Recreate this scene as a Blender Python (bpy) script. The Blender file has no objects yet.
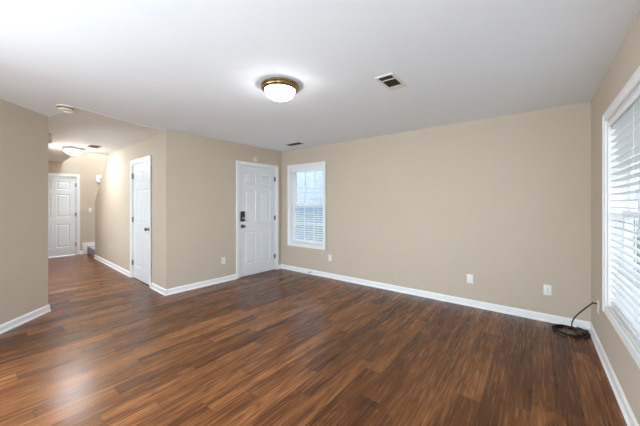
import bpy, bmesh, math, random
from mathutils import Vector, Matrix
random.seed(4)
S = bpy.context.scene
COL = S.collection
PI = math.pi
R = math.radians

# ------------------------------------------------------------------ camera
cam_d = bpy.data.cameras.new('camera')
cam = bpy.data.objects.new('camera', cam_d)
COL.objects.link(cam)
cam.location = (0, 0, 1.345)
cam.rotation_euler = (R(90), 0, R(37.85))
cam_d.sensor_width = 36
cam_d.lens = 278.7 / 640 * 36
cam_d.shift_y = -9 / 640
cam_d.clip_start = 0.02
cam_d.clip_end = 200
S.camera = cam

# ------------------------------------------------------------------ sky, light, exposure
W = bpy.data.worlds.new('overcast_sky')
S.world = W
W.use_nodes = True
wn, wl = W.node_tree.nodes, W.node_tree.links
wn.clear()
wo = wn.new('ShaderNodeOutputWorld')
wb = wn.new('ShaderNodeBackground')
wtc = wn.new('ShaderNodeTexCoord')
wsx = wn.new('ShaderNodeSeparateXYZ')
wr = wn.new('ShaderNodeValToRGB')
wr.color_ramp.elements[0].position = 0.0
wr.color_ramp.elements[0].color = (0.86, 0.90, 0.95, 1)
wr.color_ramp.elements[1].position = 0.8
wr.color_ramp.elements[1].color = (0.74, 0.84, 0.96, 1)
wl.new(wtc.outputs['Generated'], wsx.inputs[0])
wl.new(wsx.outputs['Z'], wr.inputs[0])
wl.new(wr.outputs[0], wb.inputs['Color'])
wb.inputs['Strength'].default_value = 2.1
wl.new(wb.outputs[0], wo.inputs[0])


def area(name, loc, rot, sx, sy, power, col=(1, 1, 1), spread=180):
    d = bpy.data.lights.new(name, 'AREA')
    d.shape = 'RECTANGLE'
    d.size, d.size_y = sx, sy
    d.energy = power
    d.color = col
    d.spread = R(spread)
    o = bpy.data.objects.new(name, d)
    o.location = loc
    o.rotation_euler = rot
    COL.objects.link(o)
    return o


# added fill lamp standing in for daylight at the added rear window
area('rear_fill_light', (-2.10, -3.1, 1.30), (R(118), 0, R(0)), 2.6, 1.9, 34, (0.77, 0.905, 1.0))
# unseen fill lamp added on the right to brighten the angled wall
area('side_fill_light', (0.40, -1.45, 1.35), (R(110), 0, R(80)), 1.7, 1.5, 74, (0.77, 0.905, 1.0))
# fill lamp added behind the camera to brighten the floor on the left
area('left_fill_light', (-3.52, -1.75, 1.35), (R(42), 0, R(-56)), 1.5, 1.5, 135, (0.77, 0.905, 1.0))
# added lamp out of view, brightens the hall through an added opening
area('hall_fill_light', (-6.45, -0.45, 1.30), (R(78), 0, R(-6)), 1.9, 1.7, 33, (0.80, 0.93, 1.0))
# added lamp high in the stairwell, unseen, brightens the shaft
area('stairwell_fill_light', (-8.4, 2.1, 4.8), (0, 0, 0), 1.2, 1.0, 88, (0.76, 0.90, 1.0))

vs = S.view_settings
vs.view_transform = 'Standard'
vs.look = 'None'
vs.gamma = 1.0
vs.use_curve_mapping = False
vs.exposure = 0.93
try:
    S.cycles.max_bounces = 12
    S.cycles.diffuse_bounces = 8
    S.cycles.sample_clamp_indirect = 6
    S.cycles.caustics_reflective = False
    S.cycles.caustics_refractive = False
except Exception:
    pass


# ------------------------------------------------------------------ materials
def mat(name, col, rough=0.5, metal=0.0, noise=0.0, nscale=30.0, bump=0.0, bscale=200.0, spec=None, coat=0.0):
    m = bpy.data.materials.new(name)
    m.use_nodes = True
    nt = m.node_tree
    b = nt.nodes['Principled BSDF']
    b.inputs['Base Color'].default_value = (*col, 1)
    b.inputs['Roughness'].default_value = rough
    b.inputs['Metallic'].default_value = metal
    if spec is not None:
        b.inputs['Specular IOR Level'].default_value = spec
    if coat:
        b.inputs['Coat Weight'].default_value = coat
    tc = nt.nodes.new('ShaderNodeTexCoord')
    if noise:
        n = nt.nodes.new('ShaderNodeTexNoise')
        n.inputs['Scale'].default_value = nscale
        n.inputs['Detail'].default_value = 4
        nt.links.new(tc.outputs['Object'], n.inputs['Vector'])
        r = nt.nodes.new('ShaderNodeValToRGB')
        r.color_ramp.elements[0].position = 0.3
        r.color_ramp.elements[1].position = 0.7
        r.color_ramp.elements[0].color = (*[c * (1 - noise) for c in col], 1)
        r.color_ramp.elements[1].color = (*[min(1, c * (1 + noise)) for c in col], 1)
        nt.links.new(n.outputs['Fac'], r.inputs[0])
        nt.links.new(r.outputs[0], b.inputs['Base Color'])
    if bump:
        n2 = nt.nodes.new('ShaderNodeTexNoise')
        n2.inputs['Scale'].default_value = bscale
        n2.inputs['Detail'].default_value = 3
        nt.links.new(tc.outputs['Object'], n2.inputs['Vector'])
        bp = nt.nodes.new('ShaderNodeBump')
        bp.inputs['Strength'].default_value = bump
        bp.inputs['Distance'].default_value = 0.002
        nt.links.new(n2.outputs['Fac'], bp.inputs['Height'])
        nt.links.new(bp.outputs[0], b.inputs['Normal'])
    return m


def emit_mat(name, col, strength):
    m = bpy.data.materials.new(name)
    m.use_nodes = True
    b = m.node_tree.nodes['Principled BSDF']
    b.inputs['Base Color'].default_value = (0.9, 0.88, 0.84, 1)
    b.inputs['Roughness'].default_value = 0.25
    b.inputs['Emission Color'].default_value = (*col, 1)
    b.inputs['Emission Strength'].default_value = strength
    return m


M = {}
M['wall'] = mat('beige_wall_paint', (0.545, 0.462, 0.368), 0.75, noise=0.012, nscale=2.5, bump=0.10, bscale=260)
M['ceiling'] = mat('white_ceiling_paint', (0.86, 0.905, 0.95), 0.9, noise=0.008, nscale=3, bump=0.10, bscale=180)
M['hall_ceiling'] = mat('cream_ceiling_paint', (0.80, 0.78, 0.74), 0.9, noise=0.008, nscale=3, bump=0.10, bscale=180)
M['trim'] = mat('white_trim_paint', (0.83, 0.83, 0.83), 0.35, noise=0.006, nscale=8)
M['door'] = mat('white_door_paint', (0.74, 0.76, 0.79), 0.4, noise=0.008, nscale=6)
M['plate'] = mat('white_plastic', (0.82, 0.82, 0.80), 0.35, noise=0.005)
M['almond'] = mat('almond_plastic', (0.66, 0.59, 0.50), 0.4, noise=0.005)
M['slot'] = mat('dark_slot', (0.05, 0.05, 0.05), 0.6, noise=0.05)
M['black'] = mat('black_plastic', (0.012, 0.012, 0.013), 0.3, noise=0.05)
M['rubber'] = mat('black_cable_jacket', (0.008, 0.006, 0.005), 0.55, noise=0.08, spec=0.25)
M['nickel'] = mat('satin_nickel', (0.42, 0.41, 0.39), 0.32, 1.0, noise=0.03, nscale=60)
M['darkmetal'] = mat('dark_bronze_metal', (0.16, 0.14, 0.12), 0.38, 1.0, noise=0.05, nscale=60)
M['hinge'] = mat('grey_hinge_metal', (0.30, 0.29, 0.28), 0.4, 1.0, noise=0.04, nscale=60)
M['brass'] = mat('aged_brass', (0.30, 0.20, 0.085), 0.25, 1.0, noise=0.12, nscale=25)
M['dome'] = emit_mat('lit_frosted_glass', (0.96, 0.98, 1.0), 18.0)
M['hall_dome'] = emit_mat('lit_opal_glass', (0.92, 0.97, 1.0), 66.0)
M['blind'] = mat('white_blind_slat', (0.84, 0.85, 0.86), 0.4, noise=0.01, nscale=10)
M['vinyl'] = mat('white_vinyl', (0.80, 0.81, 0.82), 0.35, noise=0.006)
M['cord'] = mat('white_cord', (0.78, 0.78, 0.76), 0.8, noise=0.03, nscale=200)
M['vent_white'] = mat('white_vent_enamel', (0.78, 0.74, 0.69), 0.45, noise=0.02)
M['vent_dark'] = mat('dark_duct_inside', (0.035, 0.03, 0.027), 0.7, noise=0.1)
M['vent_tan'] = mat('tan_vent_enamel', (0.42, 0.31, 0.17), 0.45, noise=0.05)
M['carpet'] = mat('grey_stair_carpet', (0.36, 0.35, 0.41), 0.95, noise=0.15, nscale=140, bump=0.5, bscale=400)
M['sensor_band'] = mat('grey_brown_plastic', (0.22, 0.18, 0.13), 0.5, noise=0.06)
M['cream_plastic'] = mat('cream_plastic', (0.82, 0.78, 0.66), 0.4, noise=0.01)
M['copper'] = mat('nickel_plug', (0.5, 0.47, 0.4), 0.3, 1.0, noise=0.03)
M['grass'] = mat('winter_lawn', (0.13, 0.14, 0.10), 0.95, noise=0.3, nscale=3)
M['roof'] = mat('grey_roof_shingle', (0.16, 0.16, 0.17), 0.9, noise=0.25, nscale=6)
M['dark_pane'] = mat('dark_window_pane', (0.03, 0.035, 0.045), 0.08, noise=0.05)
M['shutter'] = mat('charcoal_shutter', (0.06, 0.065, 0.075), 0.6, noise=0.08)


def siding_mat(name, col):
    m = mat(name, col, 0.6)
    nt = m.node_tree
    b = nt.nodes['Principled BSDF']
    tc = nt.nodes.new('ShaderNodeTexCoord')
    sx = nt.nodes.new('ShaderNodeSeparateXYZ')
    nt.links.new(tc.outputs['Object'], sx.inputs[0])
    mu = nt.nodes.new('ShaderNodeMath'); mu.operation = 'MULTIPLY'; mu.inputs[1].default_value = 1 / 0.16
    fr = nt.nodes.new('ShaderNodeMath'); fr.operation = 'FRACT'
    nt.links.new(sx.outputs['Z'], mu.inputs[0]); nt.links.new(mu.outputs[0], fr.inputs[0])
    n = nt.nodes.new('ShaderNodeTexNoise'); n.inputs['Scale'].default_value = 5
    r = nt.nodes.new('ShaderNodeValToRGB')
    r.color_ramp.elements[0].color = (*[c * 0.94 for c in col], 1)
    r.color_ramp.elements[1].color = (*[min(1, c * 1.05) for c in col], 1)
    nt.links.new(n.outputs['Fac'], r.inputs[0]); nt.links.new(r.outputs[0], b.inputs['Base Color'])
    bp = nt.nodes.new('ShaderNodeBump'); bp.inputs['Strength'].default_value = 1.0; bp.inputs['Distance'].default_value = 0.03
    bp.invert = True
    nt.links.new(fr.outputs[0], bp.inputs['Height']); nt.links.new(bp.outputs[0], b.inputs['Normal'])
    return m


M['blue_siding'] = siding_mat('pale_white_siding', (0.42, 0.50, 0.57))
M['grey_siding'] = siding_mat('pale_grey_siding', (0.34, 0.35, 0.37))


def glass_mat():
    m = bpy.data.materials.new('clear_window_glass')
    m.use_nodes = True
    nt = m.node_tree
    nt.nodes.clear()
    o = nt.nodes.new('ShaderNodeOutputMaterial')
    mx = nt.nodes.new('ShaderNodeMixShader')
    t = nt.nodes.new('ShaderNodeBsdfTransparent')
    t.inputs[0].default_value = (0.95, 0.97, 0.98, 1)
    g = nt.nodes.new('ShaderNodeBsdfGlossy')
    g.inputs['Roughness'].default_value = 0.02
    mx.inputs[0].default_value = 0.06
    nt.links.new(t.outputs[0], mx.inputs[1]); nt.links.new(g.outputs[0], mx.inputs[2])
    nt.links.new(mx.outputs[0], o.inputs[0])
    return m


M['glass'] = glass_mat()


def floor_mat():
    m = bpy.data.materials.new('walnut_plank_floor')
    m.use_nodes = True
    nt = m.node_tree
    N, L = nt.nodes, nt.links
    b = N['Principled BSDF']

    def math_(op, a, bb=None, c=None):
        n = N.new('ShaderNodeMath'); n.operation = op
        for i, v in enumerate((a, bb, c)):
            if v is None:
                continue
            if isinstance(v, (int, float)):
                n.inputs[i].default_value = v
            else:
                L.new(v, n.inputs[i])
        return n.outputs[0]

    tc = N.new('ShaderNodeTexCoord')
    sp = N.new('ShaderNodeSeparateXYZ')
    L.new(tc.outputs['Object'], sp.inputs[0])
    x, y = sp.outputs['X'], sp.outputs['Y']
    PW, PL = 0.135, 1.22
    xs = math_('DIVIDE', math_('ADD', x, 0.03), PW)
    row = math_('FLOOR', xs)
    fx = math_('FRACT', xs)
    wn1 = N.new('ShaderNodeTexWhiteNoise'); wn1.noise_dimensions = '1D'
    L.new(row, wn1.inputs['W'])
    ys = math_('ADD', math_('DIVIDE', y, PL), math_('MULTIPLY', wn1.outputs['Value'], 7.0))
    cidx = math_('FLOOR', ys)
    fy = math_('FRACT', ys)
    cb = N.new('ShaderNodeCombineXYZ')
    L.new(row, cb.inputs[0]); L.new(cidx, cb.inputs[1])
    wn2 = N.new('ShaderNodeTexWhiteNoise'); wn2.noise_dimensions = '3D'
    L.new(cb.outputs[0], wn2.inputs['Vector'])
    pv = wn2.outputs['Value']
    sc = N.new('ShaderNodeSeparateColor')
    L.new(wn2.outputs['Color'], sc.inputs[0])

    # grain coordinates: local to each plank, stretched along Y
    gx = math_('ADD', x, math_('MULTIPLY', sc.outputs[0], 37.0))
    gy = math_('ADD', y, math_('MULTIPLY', sc.outputs[1], 53.0))

    def vec(ax, ay):
        v = N.new('ShaderNodeCombineXYZ')
        L.new(math_('MULTIPLY', gx, ax), v.inputs[0]); L.new(math_('MULTIPLY', gy, ay), v.inputs[1])
        L.new(math_('MULTIPLY', pv, 20.0), v.inputs[2])
        return v.outputs[0]

    def noise(v, s, det, rough=0.55, dist=0.0):
        n = N.new('ShaderNodeTexNoise')
        n.inputs['Scale'].default_value = s
        n.inputs['Detail'].default_value = det
        n.inputs['Roughness'].default_value = rough
        n.inputs['Distortion'].default_value = dist
        L.new(v, n.inputs['Vector'])
        return n.outputs['Fac']

    broad = noise(vec(11.0, 0.8), 1.0, 3, 0.5, 0.6)          # soft dark/light flames
    fine = noise(vec(120.0, 3.0), 1.0, 4, 0.6)              # fibres
    # cathedral rings
    ringn = noise(vec(7.0, 0.7), 1.0, 2, 0.5, 0.3)
    ring = math_('FRACT', math_('MULTIPLY', ringn, 14.0))
    ring = math_('POWER', math_('ABSOLUTE', math_('SUBTRACT', math_('MULTIPLY', ring, 2.0), 1.0)), 2.0)
    blotch = noise(vec(1.6, 1.0), 1.0, 2, 0.5)

    t = math_('ADD', math_('MULTIPLY', pv, 0.20), math_('MULTIPLY', broad, 0.66))
    t = math_('ADD', t, math_('MULTIPLY', math_('SUBTRACT', fine, 0.5), 0.62))
    t = math_('SUBTRACT', t, math_('MULTIPLY', ring, 0.13))
    t = math_('ADD', t, math_('MULTIPLY', math_('SUBTRACT', blotch, 0.5), 0.35))
    ramp = N.new('ShaderNodeValToRGB')
    e = ramp.color_ramp.elements
    e[0].position = 0.10; e[0].color = (0.045, 0.015, 0.006, 1)
    e[1].position = 0.80; e[1].color = (0.410, 0.172, 0.062, 1)
    k = e.new(0.36); k.color = (0.118, 0.041, 0.013, 1)
    k = e.new(0.56); k.color = (0.245, 0.093, 0.031, 1)
    L.new(t, ramp.inputs[0])

    # seams
    ex = math_('MINIMUM', fx, math_('SUBTRACT', 1.0, fx))
    ey = math_('MINIMUM', fy, math_('SUBTRACT', 1.0, fy))
    sx_ = math_('LESS_THAN', ex, 0.010)
    sy_ = math_('LESS_THAN', ey, 0.0014)
    seam = math_('MAXIMUM', sx_, sy_)
    mx = N.new('ShaderNodeMix'); mx.data_type = 'RGBA'
    L.new(math_('MULTIPLY', seam, 0.65), mx.inputs[0])
    L.new(ramp.outputs[0], mx.inputs[6])
    mx.inputs[7].default_value = (0.022, 0.009, 0.005, 1)
    L.new(mx.outputs[2], b.inputs['Base Color'])
    rr = N.new('ShaderNodeMapRange')
    L.new(fine, rr.inputs[0])
    rr.inputs[3].default_value = 0.22; rr.inputs[4].default_value = 0.31
    L.new(rr.outputs[0], b.inputs['Roughness'])
    b.inputs['Specular IOR Level'].default_value = 0.31
    bh = math_('SUBTRACT', math_('MULTIPLY', fine, 0.25), seam)
    bp = N.new('ShaderNodeBump')
    bp.inputs['Strength'].default_value = 0.25
    bp.inputs['Distance'].default_value = 0.001
    L.new(bh, bp.inputs['Height'])
    L.new(bp.outputs[0], b.inputs['Normal'])
    return m


M['floor'] = floor_mat()


# ------------------------------------------------------------------ mesh helpers
class B:
    """collects shapes into one mesh"""

    def __init__(self):
        self.bm = bmesh.new()

    def box(self, lo, hi, bev=0.0, seg=1, mtx=None):
        r = bmesh.ops.create_cube(self.bm, size=1)
        vs_ = r['verts']
        for v in vs_:
            v.co = Vector(((lo[i] + hi[i]) / 2 + v.co[i] * (hi[i] - lo[i]) for i in range(3)))
        if bev:
            ed = {e for v in vs_ for e in v.link_edges}
            rb = bmesh.ops.bevel(self.bm, geom=list(ed), offset=bev, segments=seg, affect='EDGES', profile=0.5)
            vs_ = list({v for f in rb['faces'] for v in f.verts} | {v for v in vs_ if v.is_valid})
        if mtx is not None:
            bmesh.ops.transform(self.bm, matrix=mtx, verts=vs_)
        return self

    def prism(self, poly, z0, z1, mtx=None):
        """polygon in x,y extruded along z"""
        bm = self.bm
        lo = [bm.verts.new((p[0], p[1], z0)) for p in poly]
        hi = [bm.verts.new((p[0], p[1], z1)) for p in poly]
        n = len(poly)
        fs = [bm.faces.new(lo[::-1]), bm.faces.new(hi)]
        for i in range(n):
            fs.append(bm.faces.new((lo[i], lo[(i + 1) % n], hi[(i + 1) % n], hi[i])))
        bmesh.ops.recalc_face_normals(bm, faces=fs)
        if mtx is not None:
            bmesh.ops.transform(bm, matrix=mtx, verts=lo + hi)
        return self

    def lathe(self, prof, seg=40, mtx=None):
        """(radius, z) profile turned around z; closes at radius 0"""
        bm = self.bm
        rings = []
        for r, z in prof:
            if r < 1e-6:
                rings.append([bm.verts.new((0, 0, z))])
            else:
                rings.append([bm.verts.new((r * math.cos(2 * PI * i / seg), r * math.sin(2 * PI * i / seg), z)) for i in range(seg)])
        fs = []
        for a, b in zip(rings, rings[1:]):
            for i in range(seg):
                j = (i + 1) % seg
                q = []
                for v in (a[i % len(a)], a[j % len(a)], b[j % len(b)], b[i % len(b)]):
                    if v not in q:
                        q.append(v)
                if len(q) > 2:
                    fs.append(bm.faces.new(q))
        bmesh.ops.recalc_face_normals(bm, faces=fs)
        if mtx is not None:
            bmesh.ops.transform(bm, matrix=mtx, verts=[v for r in rings for v in r])
        return self

    def tube(self, pts, rad, seg=10):
        bm = self.bm
        pts = [Vector(p) for p in pts]
        rings = []
        up = Vector((0.13, 0.27, 0.95)).normalized()
        for i, p in enumerate(pts):
            t = (pts[min(i + 1, len(pts) - 1)] - pts[max(i - 1, 0)]).normalized()
            a = t.cross(up)
            if a.length < 1e-3:
                a = t.cross(Vector((1, 0, 0)))
            a.normalize()
            c = t.cross(a).normalized()
            up = -c if (-c).dot(up) > 0 else c
            c = up
            rings.append([bm.verts.new(p + rad * (math.cos(2 * PI * k / seg) * a + math.sin(2 * PI * k / seg) * c)) for k in range(seg)])
        fs = []
        for a, b in zip(rings, rings[1:]):
            for k in range(seg):
                fs.append(bm.faces.new((a[k], a[(k + 1) % seg], b[(k + 1) % seg], b[k])))
        fs.append(bm.faces.new(rings[0][::-1])); fs.append(bm.faces.new(rings[-1]))
        bmesh.ops.recalc_face_normals(bm, faces=fs)
        return self

    def build(self, name, m, parent=None, smooth=False, loc=None, rotz=0.0):
        me = bpy.data.meshes.new(name)
        self.bm.to_mesh(me)
        self.bm.free()
        me.materials.append(m)
        if smooth:
            for p in me.polygons:
                p.use_smooth = True
            try:
                me.set_sharp_from_angle(angle=R(40))
            except Exception:
                pass
        o = bpy.data.objects.new(name, me)
        COL.objects.link(o)
        if parent:
            o.parent = parent
        if loc is not None:
            o.location = loc
        o.rotation_euler = (0, 0, rotz)
        return o


def thing(name, label, cat, loc, rotz=0.0, group=None):
    o = bpy.data.objects.new(name, None)
    COL.objects.link(o)
    o.empty_display_size = 0.1
    o.location = loc
    o.rotation_euler = (0, 0, rotz)
    o['label'] = label
    o['category'] = cat
    if group:
        o['group'] = group
    return o


def struct(o, label=None, cat=None):
    o['kind'] = 'structure'
    if label:
        o['label'] = label
    if cat:
        o['category'] = cat
    return o


def sempty(name, loc, rotz, label, cat):
    o = bpy.data.objects.new(name, None)
    COL.objects.link(o)
    o.location = loc
    o.rotation_euler = (0, 0, rotz)
    return struct(o, label, cat)


ROT_X90 = Matrix.Rotation(R(90), 4, 'X')     # z axis -> -y (towards the viewer of a wall)


def T(x, y, z):
    return Matrix.Translation((x, y, z))


# ------------------------------------------------------------------ plan of the place
CH = 2.44                                   # ceiling height
TILT = R(-2.48)                             # closet block is slightly off square
CU = Vector((math.cos(TILT), math.sin(TILT), 0))
CWV = Vector((-math.sin(TILT), math.cos(TILT), 0))
CC = Vector((-4.319, 1.853, 0))             # outer corner of closet block
ROT_DOOR = R(90) + TILT                     # frame of the entry wall (x = +w)
YF = 4.12                                   # far wall
XR = 0.46                                   # right wall
U_END = -5.33                               # hall end wall along u


def blk(u, w, z=0.0):
    return CC + CU * u + CWV * w + Vector((0, 0, z))


P0 = Vector((-4.830, 0.668, 0))             # end of diagonal wall
D45 = Vector((math.sqrt(.5), -math.sqrt(.5), 0))


def wall(name, origin, rotz, length, holes, label, thick=0.12, h=CH, x0=0.0):
    """wall in the x-z plane of its frame, room side at y=0, body towards +y"""
    b = B()
    xs = sorted({x0, length} | {v for hl in holes for v in hl[:2]})
    for a, c in zip(xs, xs[1:]):
        spans = [(hl[2], hl[3]) for hl in holes if hl[0] <= a + 1e-6 and hl[1] >= c - 1e-6]
        z = 0.0
        for s0, s1 in sorted(spans):
            if s0 > z + 1e-4:
                b.box((a, 0, z), (c, thick, s0))
            z = s1
        if z < h - 1e-4:
            b.box((a, 0, z), (c, thick, h))
    return struct(b.build(name, M['wall'], None, loc=origin, rotz=rotz), label, 'wall')


def baseboard(name, origin, rotz, spans, label, m0=None):
    """boards on the room side (-y); spans = (x0, x1) pairs"""
    b = B()
    for x0, x1 in spans:
        prof = [(0, 0), (-0.026, 0), (-0.026, 0.008), (-0.021, 0.016), (-0.014, 0.019), (-0.014, 0.068), (-0.009, 0.080), (-0.004, 0.086), (0, 0.086)]
        mt = Matrix(((0, 0, 1, 0), (1, 0, 0, 0), (0, 1, 0, 0), (0, 0, 0, 1)))
        b.prism(prof, x0, x1, mt)
    return struct(b.build(name, M['trim'], None, loc=origin, rotz=rotz), label, 'baseboard')


# ------------------------------------------------------------------ floor and ceiling
b = B().box((-10.2, -4.0, -0.1), (0.60, 4.26, 0.0))
struct(b.build('floor', M['floor']), 'dark walnut plank floor running through room and hall', 'floor')

# stairwell opening in block coordinates
O_U0, O_U1, O_W0, O_W1 = U_END, -3.21, -0.47, 1.05
cb = B()
mb = Matrix.Translation(CC) @ Matrix.Rotation(TILT, 4, 'Z')
# main room + hall ceiling around the opening
cb.box((O_U1, -6.2, CH), (5.3, 2.75, CH + 0.25), mtx=mb)
cb.box((-5.9, -6.2, CH), (O_U1, O_W0, CH + 0.25), mtx=mb)
struct(cb.build('ceiling', M['ceiling']), 'plain white ceiling over the room', 'ceiling')
# hall ceiling: a cream painted layer with a thin edge towards the room
hc = B()
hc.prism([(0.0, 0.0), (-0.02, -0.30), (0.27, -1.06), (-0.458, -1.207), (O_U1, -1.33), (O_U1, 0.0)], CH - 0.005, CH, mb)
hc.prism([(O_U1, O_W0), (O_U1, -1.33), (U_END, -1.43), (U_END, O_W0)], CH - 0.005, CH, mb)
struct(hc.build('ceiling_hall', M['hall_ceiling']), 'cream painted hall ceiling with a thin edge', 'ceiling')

# ------------------------------------------------------------------ walls
WX0, WX1, WZ0, WZ1 = -3.967, -3.122, 0.560, 2.070     # small window opening (far wall)
wall('wall_back', (0, YF, 0), 0, XR + 0.12, [(WX0, WX1, WZ0, WZ1)], 'long beige far wall with the small window', thick=0.14, x0=-4.36)
RY0, RY1, RZ0, RZ1 = 1.42, 3.248, 0.510, 2.025         # right window opening (world y)
# frame of right wall: x = -Y, starting from the far corner
wall('wall_right', (XR, YF, 0), R(-90), YF + 3.3, [(YF - RY1, YF - RY0, RZ0, RZ1), (YF + 0.6, YF + 2.3, 0.51, 2.04)], 'beige right wall with the wide window', thick=0.14)
DL0, DL1, DT = 1.235, 2.107, 2.070                     # entry door opening along w
wall('wall_entry', CC, ROT_DOOR, 2.285, [(DL0, DL1, 0, DT)], 'short beige wall with the white entry door')
CL0, CL1 = -1.515, -0.628                              # closet door opening along u
kn = B()
mt = Matrix(((1, 0, 0, 0), (0, 0, 1, 0), (0, 1, 0, 0), (0, 0, 0, 1)))   # prism x,y -> x,z ; extrude -> y
kn.prism([(-4.367, 0), (CL0, 0), (CL0, CH), (-3.209, CH), (-4.367, 1.395)], 0, 0.12, mt)
kn.box((CL0, 0, DT), (CL1, 0.12, CH))
kn.box((CL1, 0, 0), (-0.1198, 0.12, CH))
struct(kn.build('wall_closet', M['wall'], None, loc=CC, rotz=TILT), 'beige hall wall with closet door, its far end cut on a slope along the stairs', 'wall')
# hall end wall, tall through the stairwell
wall('wall_hall_end', blk(U_END, -1.60), ROT_DOOR, 2.75, [(0.515, 1.400, 0, DT)], 'beige end wall of the hall with a white door', h=4.9)
# stairwell side wall and upper shaft
b = B().box((U_END, 1.05, 0), (-0.13, 1.17, CH))
b.box((U_END, 1.05, CH), (O_U1 + 0.12, 1.17, 4.9))
struct(b.build('wall_stairwell', M['wall'], None, loc=CC, rotz=TILT), 'beige wall behind the stairs', 'wall')
b = B().box((O_U1, O_W0, CH + 0.25), (O_U1 + 0.12, 1.05, 4.9))
b.box((U_END, O_W0 - 0.12, CH + 0.25), (O_U1 + 0.12, O_W0, 4.9))
b.box((U_END, O_W0 - 0.12, 4.9), (O_U1 + 0.12, 1.17, 5.0))
struct(b.build('wall_upper_stairwell', M['wall'], None, loc=CC, rotz=TILT), 'upper walls of the open stairwell', 'wall')
# diagonal wall on the left and the hall wall behind it
LD = P0 + D45 * 1.75
wall('wall_left', LD, R(135), 1.75, [], 'beige wall on the left set at an angle')
# wall thickness runs to the far side, its hall face continues along the hall
hs = B()
for a, c, z0, z1 in ((-4.95, -2.75, 0, CH), (-2.75, -0.40, 2.10, CH), (-0.40, 0.0, 0, CH)):  # gap under the middle piece is an opening added for the hall fill lamp
    hs.box((a, -0.12, z0), (c, 0, z1))
struct(hs.build('wall_hall_side', M['wall'], None, loc=P0, rotz=0), 'beige hall wall behind the angled wall', 'wall')
# unseen kitchen shell, added around the hall fill lamp
b = B().box((-9.5, -0.72, 0), (-5.12, -0.60, CH))
b.box((-5.12, -0.72, 0), (-5.00, 0.54, CH))
struct(b.build('wall_added_kitchen', M['wall']), 'beige wall of an added, unseen kitchen recess off the hall', 'wall')
# rear of the room behind the camera, window openings added for the fill lamps
wall('wall_left_rear', (LD.x, -3.3, 0), R(90), 3.3 + LD.y, [(0.75, 2.35, 0.51, 2.04)], 'beige side wall behind the camera')
wall('wall_rear', (0.58, -3.2, 0), R(180), 4.3, [(0.83, 3.83, 0.25, 2.25)], 'beige rear wall with an added wide window opening')

# ------------------------------------------------------------------ baseboards
baseboard('baseboard_back', (0, YF, 0), 0, [(-4.222, XR)], 'white baseboard along the far wall')
baseboard('baseboard_right', (XR, YF, 0), R(-90), [(0, YF + 3.2)], 'white baseboard along the right wall')
baseboard('baseboard_entry', CC, ROT_DOOR, [(-0.024, 1.175), (2.168, 2.275)], 'white baseboard beside the entry door')
baseboard('baseboard_closet', CC, TILT, [(-4.367, -1.577), (-0.566, 0.024)], 'white baseboard along the closet wall')
baseboard('baseboard_left', LD, R(135), [(0.012, 1.762)], 'white baseboard along the angled left wall')
baseboard('baseboard_hall', blk(U_END, 0), ROT_DOOR, [(-1.58, -1.15), (-0.137, -0.073)], 'short white baseboard beside the hall end door')


# ------------------------------------------------------------------ doors
def panel_leaf(b, x0, x1, z0, z1, yf, th, panels):
    """six-panel slab: front face at y=yf, body to yf+th; panels (x0,x1,z0,z1)"""
    xs = sorted({x0, x1} | {v for p in panels for v in p[:2]})
    zs = sorted({z0, z1} | {v for p in panels for v in p[2:]})
    bm = b.bm
    # front skin with recessed, raised-field panels
    ins = lambda x, z: any(p[0] < x < p[1] and p[2] < z < p[3] for p in panels)

    def quad(pts):
        bm.faces.new([bm.verts.new(p) for p in pts])

    for a, c in zip(xs, xs[1:]):
        for e, g in zip(zs, zs[1:]):
            if not ins((a + c) / 2, (e + g) / 2):
                quad([(a, yf, e), (c, yf, e), (c, yf, g), (a, yf, g)])
    for p in panels:
        loops = []
        for off, dy in ((0, 0), (0.010, 0.010), (0.022, 0.010), (0.040, 0.002)):
            loops.append([(p[0] + off, yf + dy, p[2] + off), (p[1] - off, yf + dy, p[2] + off), (p[1] - off, yf + dy, p[3] - off), (p[0] + off, yf + dy, p[3] - off)])
        for l0, l1 in zip(loops, loops[1:]):
            for i in range(4):
                j = (i + 1) % 4
                quad([l0[i], l0[j], l1[j], l1[i]])
        quad(loops[-1])
    # sides and back
    quad([(x0, yf, z0), (x0, yf, z1), (x0, yf + th, z1), (x0, yf + th, z0)])
    quad([(x1, yf, z0), (x1, yf + th, z0), (x1, yf + th, z1), (x1, yf, z1)])
    quad([(x0, yf, z1), (x1, yf, z1), (x1, yf + th, z1), (x0, yf + th, z1)])
    quad([(x0, yf, z0), (x0, yf + th, z0), (x1, yf + th, z0), (x1, yf, z0)])
    quad([(x0, yf + th, z0), (x0, yf + th, z1), (x1, yf + th, z1), (x1, yf + th, z0)])
    bmesh.ops.remove_doubles(bm, verts=bm.verts, dist=1e-5)
    bmesh.ops.recalc_face_normals(bm, faces=bm.faces)


def casing(b, x0, x1, z1, w=0.060, z0=0.0, bottom=False):
    """moulded flat casing around an opening, on the room side (y<0)"""
    t = -0.018
    zb = z0 - w if bottom else z0

    def bar(lo, hi):
        b.box(lo, hi, 0.004)
    bar((x0 - w, t, zb), (x0, 0, z1 + w)); bar((x1, t, zb), (x1 + w, 0, z1 + w))
    bar((x0, t, z1), (x1, 0, z1 + w))
    bar((x0 - w, t - 0.006, zb), (x0 - w + 0.016, 0, z1 + w)); bar((x1 + w - 0.016, t - 0.006, zb), (x1 + w, 0, z1 + w))
    bar((x0 - w + 0.016, t - 0.006, z1 + w - 0.016), (x1 + w - 0.016, 0, z1 + w))
    if bottom:
        bar((x0, t, z0 - w), (x1, 0, z0))


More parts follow.
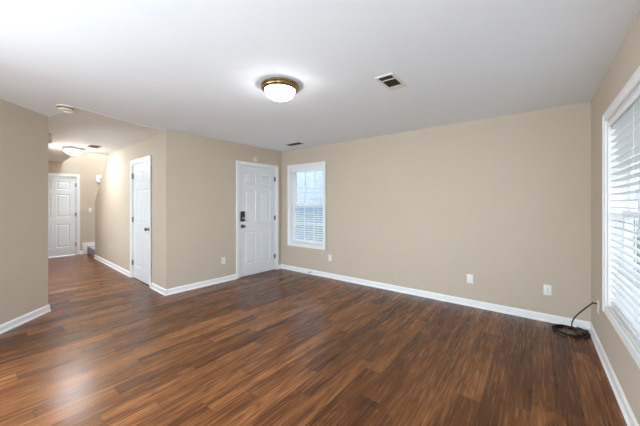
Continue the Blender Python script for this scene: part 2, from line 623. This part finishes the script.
def make_door(name, origin, rotz, x0, x1, label, hinge_side, hinge_m, recess=0.012):
    root = sempty(name, origin, rotz, label, 'door')
    c = B(); casing(c, x0, x1, DT)
    c.build('door_casing', M['trim'], root)
    j = B()
    j.box((x0, 0, 0), (x0 + 0.014, 0.118, DT)); j.box((x1 - 0.014, 0, 0), (x1, 0.118, DT)); j.box((x0 + 0.014, 0, DT - 0.014), (x1 - 0.014, 0.118, DT))
    # stops behind the slab
    j.box((x0 + 0.014, recess + 0.042, 0), (x0 + 0.026, recess + 0.08, DT - 0.014)); j.box((x1 - 0.026, recess + 0.042, 0), (x1 - 0.014, recess + 0.08, DT - 0.014))
    j.build('door_jamb', M['trim'], root)
    lx0, lx1, lz0, lz1 = x0 + 0.018, x1 - 0.018, 0.012, DT - 0.019
    wd = lx1 - lx0
    st = 0.118
    mid = 0.100
    pw = (wd - 2 * st - mid) / 2
    cols = ((lx0 + st, lx0 + st + pw), (lx1 - st - pw, lx1 - st))
    rows = ((0.225, 0.825), (1.005, 1.600), (1.715, 1.925))
    l = B()
    panel_leaf(l, lx0, lx1, lz0, lz1, recess, 0.038, [(a, c_, e, g) for a, c_ in cols for e, g in rows])
    leaf = l.build('door_leaf', M['door'], root)
    hx = lx0 - 0.002 if hinge_side < 0 else lx1 + 0.002
    for hz in (0.28, 1.065, 1.85):
        h = B()
        h.lathe([(0, -0.05), (0.004, -0.05), (0.0075, -0.044), (0.0075, 0.044), (0.004, 0.05), (0, 0.05)], 12, T(hx, -0.006, hz))
        h.box((hx - 0.020, recess - 0.0015, hz - 0.044), (hx + 0.020, recess + 0.001, hz + 0.044))
        h.build('hinge', hinge_m, root, smooth=True)
    return root, leaf, lx0, lx1


def knob(parent, x, z, y, m):
    k = B()
    k.lathe([(0, 0), (0.032, 0), (0.033, 0.004), (0.028, 0.009), (0.013, 0.012), (0.011, 0.030), (0.018, 0.036), (0.027, 0.046), (0.029, 0.056), (0.024, 0.066), (0.012, 0.070), (0, 0.071)], 28, T(x, y, z) @ ROT_X90)
    o = k.build('door_knob', m, parent, smooth=True)
    return o


d1, leaf, lx0, lx1 = make_door('door_1', CC, ROT_DOOR, DL0, DL1, 'white six-panel entry door with a black keypad lock, beside the small window', 1, M['darkmetal'], 0.010)
kp = B()
kp.box((lx0 + 0.018, -0.020, 1.025), (lx0 + 0.108, 0.010, 1.212), 0.014, 3)
kpo = kp.build('keypad_lock', M['black'], leaf, smooth=True)
kpo['label'] = 'black keypad deadbolt lock'
tt = B()
tt.box((lx0 + 0.036, -0.036, 1.058), (lx0 + 0.092, -0.016, 1.104), 0.007, 2)
tt.build('thumb_turn', M['nickel'], leaf, smooth=True)
kn1 = knob(leaf, lx0 + 0.064, 0.935, 0.010, M['darkmetal'])
kn1['label'] = 'dark round door knob'
th = B(); th.box((DL0, -0.020, 0.0), (DL1, 0.11, 0.011), 0.003)
th.build('threshold', M['hinge'], d1)

d2, leaf, lx0, lx1 = make_door('door_2', CC, TILT, CL0, CL1, 'white six-panel closet door with dark hinges in the hall wall', -1, M['darkmetal'])
knob(leaf, lx1 - 0.064, 0.930, 0.012, M['darkmetal'])['label'] = 'dark round door knob'
d3, leaf, lx0, lx1 = make_door('door_3', blk(U_END, 0), ROT_DOOR, -1.085, -0.200, 'white six-panel door at the far end of the hall', 1, M['hinge'])
knob(leaf, lx0 + 0.064, 0.930, 0.012, M['nickel'])

# ------------------------------------------------------------------ windows
def make_window(name, origin, rotz, x0, x1, z0, z1, depth, label, cols, units=1):
    """frame x along wall, y into wall"""
    root = sempty(name, origin, rotz, label, 'window')
    c = B(); casing(c, x0, x1, z1, 0.064, z0, True)
    c.build('window_casing', M['trim'], root)
    r = B()
    r.box((x0, 0, z0), (x0 + 0.012, depth, z1)); r.box((x1 - 0.012, 0, z0), (x1, depth, z1))
    r.box((x0 + 0.012, 0, z1 - 0.012), (x1 - 0.012, depth, z1)); r.box((x0 + 0.012, 0, z0), (x1 - 0.012, depth, z0 + 0.012))
    r.build('window_reveal', M['trim'], root)
    a0, a1, c0, c1 = x0 + 0.012, x1 - 0.012, z0 + 0.012, z1 - 0.012
    step = (a1 - a0) / units
    zm = (c0 + c1) / 2 + 0.0
    for k in range(units):
        ua, ub = a0 + k * step, a0 + (k + 1) * step
        for lo_, hi_, yy in ((c0, zm + 0.022, depth - 0.055), (zm - 0.022, c1, depth - 0.027)):
            f = B()
            w = 0.042
            f.box((ua, yy, lo_), (ua + w, yy + 0.026, hi_)); f.box((ub - w, yy, lo_), (ub, yy + 0.026, hi_))
            f.box((ua + w, yy, lo_), (ub - w, yy + 0.026, lo_ + w)); f.box((ua + w, yy, hi_ - w), (ub - w, yy + 0.026, hi_))
            s = f.build('sash', M['vinyl'], root)
            g = B(); g.box((ua + w - 0.002, yy + 0.011, lo_ + w - 0.002), (ub - w + 0.002, yy + 0.015, hi_ - w + 0.002))
            g.build('window_pane', M['glass'], s)
            mu = B()
            for i in range(1, cols):
                mx_ = ua + w + (ub - ua - 2 * w) * i / cols
                mu.box((mx_ - 0.008, yy + 0.004, lo_ + w), (mx_ + 0.008, yy + 0.010, hi_ - w))
            mz = (lo_ + hi_) / 2
            mu.box((ua + w, yy + 0.0045, mz - 0.008), (ub - w, yy + 0.0095, mz + 0.008))
            mu.build('muntin_grid', M['vinyl'], s)
    return root


make_window('window_1', (0, YF, 0), 0, WX0, WX1, WZ0, WZ1, 0.14, 'small white framed window beside the entry door', 3)
make_window('window_2', (XR, YF, 0), R(-90), YF - RY1, YF - RY0, RZ0, RZ1, 0.14, 'wide white framed window in the right wall', 3, units=2)
# windows behind the camera, added to go with the fill lamps
make_window('added_window_3', (0.58, -3.2, 0), R(180), 0.83, 3.83, 0.25, 2.25, 0.12, 'added, unseen wide window in the rear wall', 3, units=3)


make_window('added_window_4', (XR, YF, 0), R(-90), YF + 0.6, YF + 2.3, 0.51, 2.04, 0.14, 'added side window behind the camera in the right wall', 3, units=2)  # unseen, added behind the right-hand fill lamp
make_window('added_window_5', (LD.x, -3.3, 0), R(90), 0.75, 2.35, 0.51, 2.04, 0.12, 'added window in the left side wall behind the camera', 3, units=2)  # invented opening at the left fill lamp, out of view


def make_blind(name, label, origin, rotz, x0, x1, z0, z1, ymid, tilt, cordx, wandx, ncord, tassel_z, vh=0.078, pitch=0.0432, sw=0.0245):
    root = thing(name, label, 'blind', origin, rotz, 'white horizontal blinds')
    v = B()
    v.box((x0 + 0.003, ymid - 0.036, z1 - vh), (x1 - 0.003, ymid - 0.026, z1 - 0.001), 0.004, 2)
    v.box((x0 + 0.003, ymid - 0.026, z1 - vh), (x0 + 0.012, ymid + 0.01, z1 - 0.001)); v.box((x1 - 0.012, ymid - 0.026, z1 - vh), (x1 - 0.003, ymid + 0.01, z1 - 0.001))
    v.build('valance', M['blind'], root)
    h = B(); h.box((x0 + 0.013, ymid - 0.024, z1 - 0.048), (x1 - 0.013, ymid + 0.026, z1 - 0.003))
    h.build('headrail', M['vinyl'], root)
    s = B()
    zz = z0 + 0.060
    n = 0
    while zz < z1 - 0.065:
        m_ = T(0, ymid, zz) @ Matrix.Rotation(tilt, 4, 'X')
        s.box((x0 + 0.008, -sw, -0.0013), (x1 - 0.008, sw, 0.0013), mtx=m_)
        zz += pitch
        n += 1
    s.build('slats', M['blind'], root)
    r_ = B(); r_.box((x0 + 0.008, ymid - 0.0255, z0 + 0.014), (x1 - 0.008, ymid + 0.0255, z0 + 0.034), 0.004)
    r_.build('bottom_rail', M['blind'], root)
    for i in range(ncord):
        cx = x0 + (x1 - x0) * (i + 0.5) / ncord if ncord > 2 else (x0 + 0.14 if i == 0 else x1 - 0.14)
        l = B()
        for dy in (-0.0255, 0.0255):
            l.box((cx - 0.0018, ymid + dy - 0.0008, z0 + 0.03), (cx + 0.0018, ymid + dy + 0.0008, z1 - 0.045))
        l.build('ladder_cord', M['cord'], root)
    if cordx is not None:
        l = B()
        yc = -0.032
        l.tube([(cordx, ymid - 0.036, z1 - 0.04), (cordx, yc - 0.004, z1 - 0.10), (cordx, yc, z1 - 0.3), (cordx + 0.002, yc, tassel_z + 0.03)], 0.0016, 6)
        l.lathe([(0, 0.035), (0.004, 0.034), (0.008, 0.004), (0.007, 0), (0, 0)], 12, T(cordx + 0.002, yc, tassel_z))
        l.build('lift_cord', M['cord'], root)
    if wandx is not None:
        l = B()
        l.tube([(wandx, ymid - 0.038, z1 - 0.05), (wandx, ymid - 0.044, z1 - 0.09), (wandx, ymid - 0.042, z1 - 0.80)], 0.004, 8)
        l.build('tilt_wand', M['vinyl'], root)
    return root


make_blind('window_blind', 'white horizontal blind with open slats in the small window', (0, YF, 0), 0,
           WX0 + 0.012, WX1 - 0.012, WZ0 + 0.012, WZ1 - 0.012, 0.040, R(14), WX1 - 0.004, None, 2, 0.425)
make_blind('window_blind', 'white horizontal blind in the wide window of the right wall', (XR, YF, 0), R(-90),
           YF - RY1 + 0.012, YF - RY0 - 0.012, RZ0 + 0.012, RZ1 - 0.012, 0.040, R(-7), None, None, 4, 0, 0.045, 0.0525, 0.0290)


# ------------------------------------------------------------------ staircase
st = thing('staircase', 'grey carpeted stairs behind the sloped hall wall', 'stairs', blk(0, 0), TILT)
RISE, RUN = 0.190, 0.255
b = B().box((U_END + 0.002, 0.02, 0.0), (-4.372, 1.045, 0.195), 0.012, 2)
b.build('landing', M['carpet'], st)
for i in range(8):
    u0 = -4.37 + i * RUN * 0.85
    if i == 7:
        break
    s_ = B()
    s_.box((u0, 0.125, 0.195 if i == 0 else 0.195 + (i - 1) * RISE + 0.001), (u0 + 1.1, 1.045, 0.195 + (i + 1) * RISE), 0.010)
    s_.build('step', M['carpet'], st)
b = B()
b.box((-0.090, -0.020, 0.0), (0.012, -0.001, 0.300), 0.004)
b.box((0.012, -0.020, 0.197), (1.04, -0.001, 0.300), 0.004)
struct(b.build('trim_1', M['trim'], None, loc=blk(U_END, 0), rotz=ROT_DOOR), 'white skirting stepping up beside the stair landing', 'trim')


# ------------------------------------------------------------------ wall plates
def screw(b, x, z, y):
    b.lathe([(0, 0), (0.003, 0), (0.003, 0.0012), (0, 0.0015)], 10, T(x, y, z) @ ROT_X90)


def plate_base(root, w=0.072, h=0.117, m=None):
    p = B()
    p.box((-w / 2, -0.006, -h / 2), (w / 2, 0, h / 2), 0.003, 2)
    return p.build('cover_plate', m or M['plate'], root, smooth=True)


def outlet(loc, rotz, label, m=None, group='duplex outlets low on the walls'):
    root = thing('wall_outlet', label, 'outlet', loc, rotz, group)
    plate_base(root, m=m)
    for dz in (-0.0195, 0.0195):
        f = B()
        f.lathe([(0, 0), (0.0165, 0), (0.0165, 0.0025), (0.0155, 0.0032), (0, 0.0032)], 24, T(0, -0.0055, dz) @ ROT_X90)
        r_ = f.build('receptacle', m or M['plate'], root)
        s = B()
        s.box((-0.0075, -0.0093, dz - 0.001), (-0.0050, -0.0086, dz + 0.009)); s.box((0.0050, -0.0093, dz - 0.001), (0.0075, -0.0086, dz + 0.008))
        s.lathe([(0, 0), (0.003, 0), (0.003, 0.0006), (0, 0.0006)], 10, T(0, -0.0087, dz - 0.008) @ ROT_X90)
        s.build('socket_slots', M['slot'], r_)
    s = B(); screw(s, 0, 0, -0.006); s.build('screw', M['nickel'], root)
    return root


def blank(loc, rotz, label, m=None):
    root = thing('wall_plate', label, 'wall plate', loc, rotz)
    plate_base(root, m=m)
    for z in (-0.042, 0.042):
        s = B(); screw(s, 0, z, -0.006); s.build('screw', M['plate'], root)
    return root


outlet((0.099, YF, 0.360), 0, 'white outlet on the far wall above the black cable')
blank((-0.694, YF, 0.359), 0, 'white blank wall plate in the middle of the far wall')
outlet((-2.972, YF, 0.362), 0, 'small outlet under the right end of the small window')
outlet(blk(0, 0.930, 0.367), ROT_DOOR, 'white outlet on the wall left of the entry door')
outlet(blk(-3.02, 0, 0.416), TILT, 'almond outlet low on the hall wall left of the closet door', M['almond'])
sw = thing('light_switch', 'almond light switch on the hall end wall right of the door', 'switch', blk(U_END, 0.075, 1.181), ROT_DOOR)
plate_base(sw, m=M['cream_plastic'])
b = B(); b.box((-0.0165, -0.010, -0.033), (0.0165, -0.0055, 0.033), 0.002); b.build('rocker', M['plate'], sw)
cp = thing('cable_plate', 'white cable outlet plate on the right wall where the black cable plugs in', 'wall plate', (XR, 3.672, 0.381), R(-90))
plate_base(cp, 0.072, 0.117)
b = B(); b.lathe([(0, 0), (0.0075, 0), (0.0075, 0.004), (0.0048, 0.004), (0.0048, 0.014), (0, 0.014)], 14, T(0, -0.0058, 0.026) @ ROT_X90)
b.build('coax_jack', M['copper'], cp)
for z in (-0.042, 0.046):
    s = B(); screw(s, 0, z, -0.006); s.build('screw', M['plate'], cp)

# ------------------------------------------------------------------ black coax cable coiled in the corner
cab = thing('coax_cable', 'black cable coiled on the floor in the right corner and plugged into the wall', 'cable', (0.285, 3.915, 0))
ccx, ccy = 0.280, 3.918
pts = []
turns = 3
nseg = 44
for i in range(turns * nseg + 1):
    a = 2 * PI * i / nseg + 0.6
    k = i / nseg
    rr_ = 0.136 + 0.004 * math.sin(1.7 * k + 0.8) + 0.004 * math.sin(3 * a)
    ex = 1.02 + 0.03 * math.sin(k * 2.1)
    z = 0.007 + 0.0058 * k + 0.003 * math.sin(2 * a + k)
    pts.append((ccx + ex * rr_ * math.cos(a) + 0.006 * math.sin(k * 2.9), ccy + rr_ * 1.02 * math.sin(a) + 0.005 * math.cos(k * 2.3), max(0.0056, z)))


def spline(ctrl, n=14):
    out = []
    c_ = [Vector(p) for p in ctrl]
    c_ = [2 * c_[0] - c_[1]] + c_ + [2 * c_[-1] - c_[-2]]
    for i in range(1, len(c_) - 2):
        p0, p1, p2, p3 = c_[i - 1:i + 3]
        for k in range(n):
            t = k / n
            out.append(0.5 * ((2 * p1) + (-p0 + p2) * t + (2 * p0 - 5 * p1 + 4 * p2 - p3) * t * t + (-p0 + 3 * p1 - 3 * p2 + p3) * t ** 3))
    out.append(c_[-2])
    return out


last = Vector(pts[-1])
pts = [Vector(p) for p in pts]
tail = spline([last, (0.340, 4.010, 0.040), (0.400, 3.945, 0.034), (0.388, 3.870, 0.030), (0.345, 3.825, 0.026), (0.302, 3.812, 0.050), (0.282, 3.800, 0.120),
               (0.295, 3.795, 0.180), (0.320, 3.790, 0.230), (0.371, 3.784, 0.302), (0.418, 3.765, 0.368), (0.428, 3.700, 0.402), (XR - 0.040, 3.674, 0.409), (XR - 0.021, 3.672, 0.407)])
# coil + tail, built relative to the empty
off = Vector((0.285, 3.915, 0))
b = B().tube([p - off for p in pts + tail[1:]], 0.0054, 8)
b.build('cable', M['rubber'], cab, smooth=True)
b = B()
mc = T(XR - 0.0215 - 0.285, 3.672 - 3.915, 0.407) @ Matrix.Rotation(R(90), 4, 'Y')
b.lathe([(0, -0.012), (0.0052, -0.012), (0.0062, -0.004), (0.0062, 0.010), (0, 0.010)], 12, mc)
b.build('cable_connector', M['black'], cab, smooth=True)


# ------------------------------------------------------------------ ceiling fixtures
def flush_light(name, label, loc, m_dome, rad, m_pan, deep):
    root = thing(name, label, 'ceiling light', loc, 0)
    k = rad / 0.172
    p = B()
    p.lathe([(0, 0), (0.150 * k, 0), (0.165 * k, -0.003), (0.172 * k, -0.012), (0.171 * k, -0.020), (0.163 * k, -0.024), (0.163 * k, -0.032), (0.168 * k, -0.037), (0.165 * k, -0.046), (0.150 * k, -0.056), (0.141 * k, -0.056), (0.139 * k, -0.048), (0, -0.048)], 56)
    p.build('metal_pan', m_pan, root, smooth=True)
    d = B()
    prof = [(0.138 * k, -0.050)]
    for i in range(1, 13):
        a = i / 12 * PI / 2
        prof.append((0.138 * k * math.cos(a) if i < 12 else 0.0, -0.050 - deep * math.sin(a)))
    d.lathe(prof, 56)
    d.build('glass_dome', m_dome, root, smooth=True)
    return root


flush_light('ceiling_light', 'lit round flush light with brass ring on the main room ceiling', (-1.866, 1.800, CH), M['dome'], 0.172, M['brass'], 0.088)
flush_light('ceiling_light', 'lit round dome light on the hall ceiling', blk(-2.76, -0.64, CH - 0.005), M['hall_dome'], 0.160, M['vinyl'], 0.085)


def vent(name, label, loc, rotz, lx, ly, m_frame, rows, m_dark, split, far=0.022, m_louv=None):
    """register: frame, dark box, louvres; hangs below z=0"""
    root = thing(name, label, 'vent', loc, rotz)
    f = B()
    w = 0.022
    t = -0.007
    f.box((-lx / 2, -ly / 2, t), (lx / 2, -ly / 2 + w, 0), 0.002); f.box((-lx / 2, ly / 2 - far, t), (lx / 2, ly / 2, 0), 0.002)
    f.box((-lx / 2, -ly / 2 + w, t), (-lx / 2 + w, ly / 2 - far, 0), 0.002); f.box((lx / 2 - w, -ly / 2 + w, t), (lx / 2, ly / 2 - far, 0), 0.002)
    if split:
        f.box((-lx / 2 + w, split - 0.008, t), (lx / 2 - w, split + 0.008, 0), 0.002)
    f.build('vent_frame', m_frame, root)
    d = B(); d.box((-lx / 2 + w, -ly / 2 + w, -0.0012), (lx / 2 - w, ly / 2 - far, -0.0002)); d.build('duct_opening', m_dark, root)
    l = B()
    n = rows
    for i in range(n):
        x = -lx / 2 + w + (lx - 2 * w) * (i + 0.5) / n
        l.box((-0.0035, -ly / 2 + w, -0.0010), (0.0035, ly / 2 - far, 0.0010), mtx=T(x, 0, -0.0045) @ Matrix.Rotation(R(50), 4, 'Y'))
    l.build('louvres', m_louv or M['vent_louvre'], root)
    return root


M['vent_louvre'] = mat('grey_louvre', (0.16, 0.14, 0.125), 0.5, noise=0.06)
vent('ceiling_vent', 'square white framed vent with dark louvres on the main room ceiling', (-1.030, 2.368, CH), 0, 0.165, 0.330, M['vent_white'], 6, M['vent_dark'], -0.066, 0.075)
vent('ceiling_vent', 'narrow dark vent on the ceiling above the small window', (-3.49, 3.73, CH), R(0), 0.32, 0.13, M['vent_louvre'], 9, M['vent_dark'], 0, 0.022, M['vent_dark'])
vent('ceiling_vent', 'small tan vent on the hall ceiling beside the hall light', blk(-2.285, -0.41, CH - 0.005), TILT + R(0), 0.30, 0.18, M['vent_tan'], 5, M['sensor_band'], 0, 0.022, M['vent_tan'])

sd = thing('smoke_alarm', 'round cream smoke alarm on the ceiling at the hall entrance', 'smoke alarm', (-4.185, 0.720, CH - 0.0))
b = B(); b.lathe([(0, 0), (0.080, 0), (0.082, -0.006), (0.080, -0.012), (0, -0.012)], 36); b.build('mounting_base', M['cream_plastic'], sd, smooth=True)
b = B(); b.lathe([(0, -0.011), (0.074, -0.011), (0.074, -0.034), (0, -0.034)], 36); b.build('vent_band', M['sensor_band'], sd, smooth=True)
b = B(); b.lathe([(0, -0.033), (0.074, -0.033), (0.072, -0.042), (0.058, -0.048), (0.024, -0.052), (0, -0.052)], 36); b.build('alarm_cover', M['cream_plastic'], sd, smooth=True)

ws = thing('wall_alarm', 'round beige alarm sticking out beyond the end of the angled left wall', 'alarm', (P0.x - 0.150, P0.y, 2.195), R(180))
b = B(); b.lathe([(0, 0), (0.072, 0), (0.073, 0.010), (0.066, 0.016), (0, 0.016)], 36, ROT_X90); b.build('mounting_base', M['almond'], ws, smooth=True)
b = B(); b.lathe([(0, 0.015), (0.066, 0.015), (0.066, 0.040), (0.056, 0.054), (0.020, 0.060), (0, 0.060)], 36, ROT_X90); b.build('alarm_cover', M['almond'], ws, smooth=True)

dc = thing('door_sensor', 'small round beige cap on the wall above the entry door', 'sensor', blk(0, 1.600, 2.195), ROT_DOOR)
b = B(); b.lathe([(0, 0), (0.056, 0), (0.056, 0.006), (0.050, 0.010), (0, 0.010)], 28, ROT_X90); b.build('mounting_base', M['almond'], dc, smooth=True)
b = B(); b.lathe([(0, 0.009), (0.030, 0.009), (0.030, 0.018), (0.022, 0.028), (0.008, 0.033), (0, 0.033)], 28, ROT_X90); b.build('sensor_dome', M['almond'], dc, smooth=True)

ch = thing('door_chime', 'small white chime box high on the hall end wall by the stairs', 'door chime', blk(U_END, 0.275, 2.04), ROT_DOOR)
b = B(); b.box((-0.075, -0.040, -0.10), (0.075, 0, 0.10), 0.008, 2); b.build('chime_box', M['plate'], ch, smooth=True)
b = B(); b.box((0.02, -0.0415, -0.03), (0.055, -0.0395, 0.03)); b.build('sound_grille', M['vent_louvre'], ch)

# spring door stop on the far baseboard
ds = thing('door_stop', 'small dark spring door stop on the baseboard under the small window', 'door stop', (-3.408, YF - 0.0145, 0.045), 0)
b = B(); b.lathe([(0, 0), (0.010, 0), (0.010, 0.004), (0.006, 0.006), (0, 0.006)], 14, ROT_X90); b.build('stop_base', M['darkmetal'], ds)
pts = [(0.0052 * math.cos(2 * PI * i / 10), -0.006 - 0.052 * i / 120, 0.0052 * math.sin(2 * PI * i / 10)) for i in range(121)]
b = B().tube(pts, 0.0014, 5); b.build('spring', M['darkmetal'], ds, smooth=True)
b = B(); b.lathe([(0, 0.056), (0.008, 0.056), (0.008, 0.068), (0.005, 0.072), (0, 0.072)], 14, ROT_X90); b.build('rubber_tip', M['rubber'], ds)

# ------------------------------------------------------------------ outdoors
b = B().box((-25, 4.30, -0.42), (30, 45, -0.40)); b.box((0.65, -12, -0.42), (30, 4.30, -0.40))
struct(b.build('ground', M['grass']), 'winter lawn outside the windows', 'ground')


def house(name, label, loc, rotz, w, d, h, m, wins):
    root = thing(name, label, 'house', loc, rotz)
    b = B().box((0, 0, 0), (w, d, h)); b.build('house_wall', m, root)
    r_ = B()
    mt2 = Matrix(((0, 0, 1, 0), (1, 0, 0, 0), (0, 1, 0, 0), (0, 0, 0, 1)))
    r_.prism([(-0.4, h), (d + 0.4, h), (d / 2, h + d * 0.32)], -0.3, w + 0.3, mt2); r_.build('roof', M['roof'], root)
    for x, z, ww, hh in wins:
        f = B()
        f.box((x - 0.08, -0.05, z - 0.08), (x + ww + 0.08, 0.0, z), 0.005); f.box((x - 0.08, -0.05, z + hh), (x + ww + 0.08, 0, z + hh + 0.08), 0.005)
        f.box((x - 0.08, -0.05, z), (x, 0, z + hh), 0.005); f.box((x + ww, -0.05, z), (x + ww + 0.08, 0, z + hh), 0.005)
        f.box((x, -0.045, z + hh / 2 - 0.03), (x + ww, -0.005, z + hh / 2 + 0.03))
        fo = f.build('window_frame', M['trim'], root)
        p = B(); p.box((x, -0.02, z), (x + ww, -0.008, z + hh)); p.build('window_pane', M['dark_pane'], fo)
    return root


house('neighbour_house', 'pale sided house beyond the fence outside the small window', (-11.0, 9.2, -0.40), 0, 9.5, 7, 5.6, M['blue_siding'], [])
house('neighbour_house', 'pale grey house with dark windows outside the right window', (4.2, 23.6, -0.40), R(-90), 15, 7, 5.4, M['grey_siding'],
      [(1.0, 0.5, 0.9, 1.3), (1.2, 2.6, 0.9, 1.2), (4.2, 0.8, 0.9, 1.5), (7.5, 0.8, 0.9, 1.5), (10.5, 0.8, 0.9, 1.5)])

fn = thing('garden_fence', 'blue grey board fence outside the small window', 'fence', (-11.0, 7.2, -0.40), 0)
M['fence'] = mat('blue_grey_fence_paint', (0.28, 0.39, 0.50), 0.7, noise=0.12, nscale=4)
b = B()
for i in range(11):
    b.box((0, -0.012 - 0.004 * (i % 2), 0.06 + i * 0.150), (9.4, 0.012, 0.06 + i * 0.150 + 0.142))
b.build('board_panel', M['fence'], fn)
for i in range(6):
    b = B(); b.box((i * 1.85, 0.013, 0.0), (i * 1.85 + 0.09, 0.10, 1.74), 0.006); b.build('fence_post', M['fence'], fn)
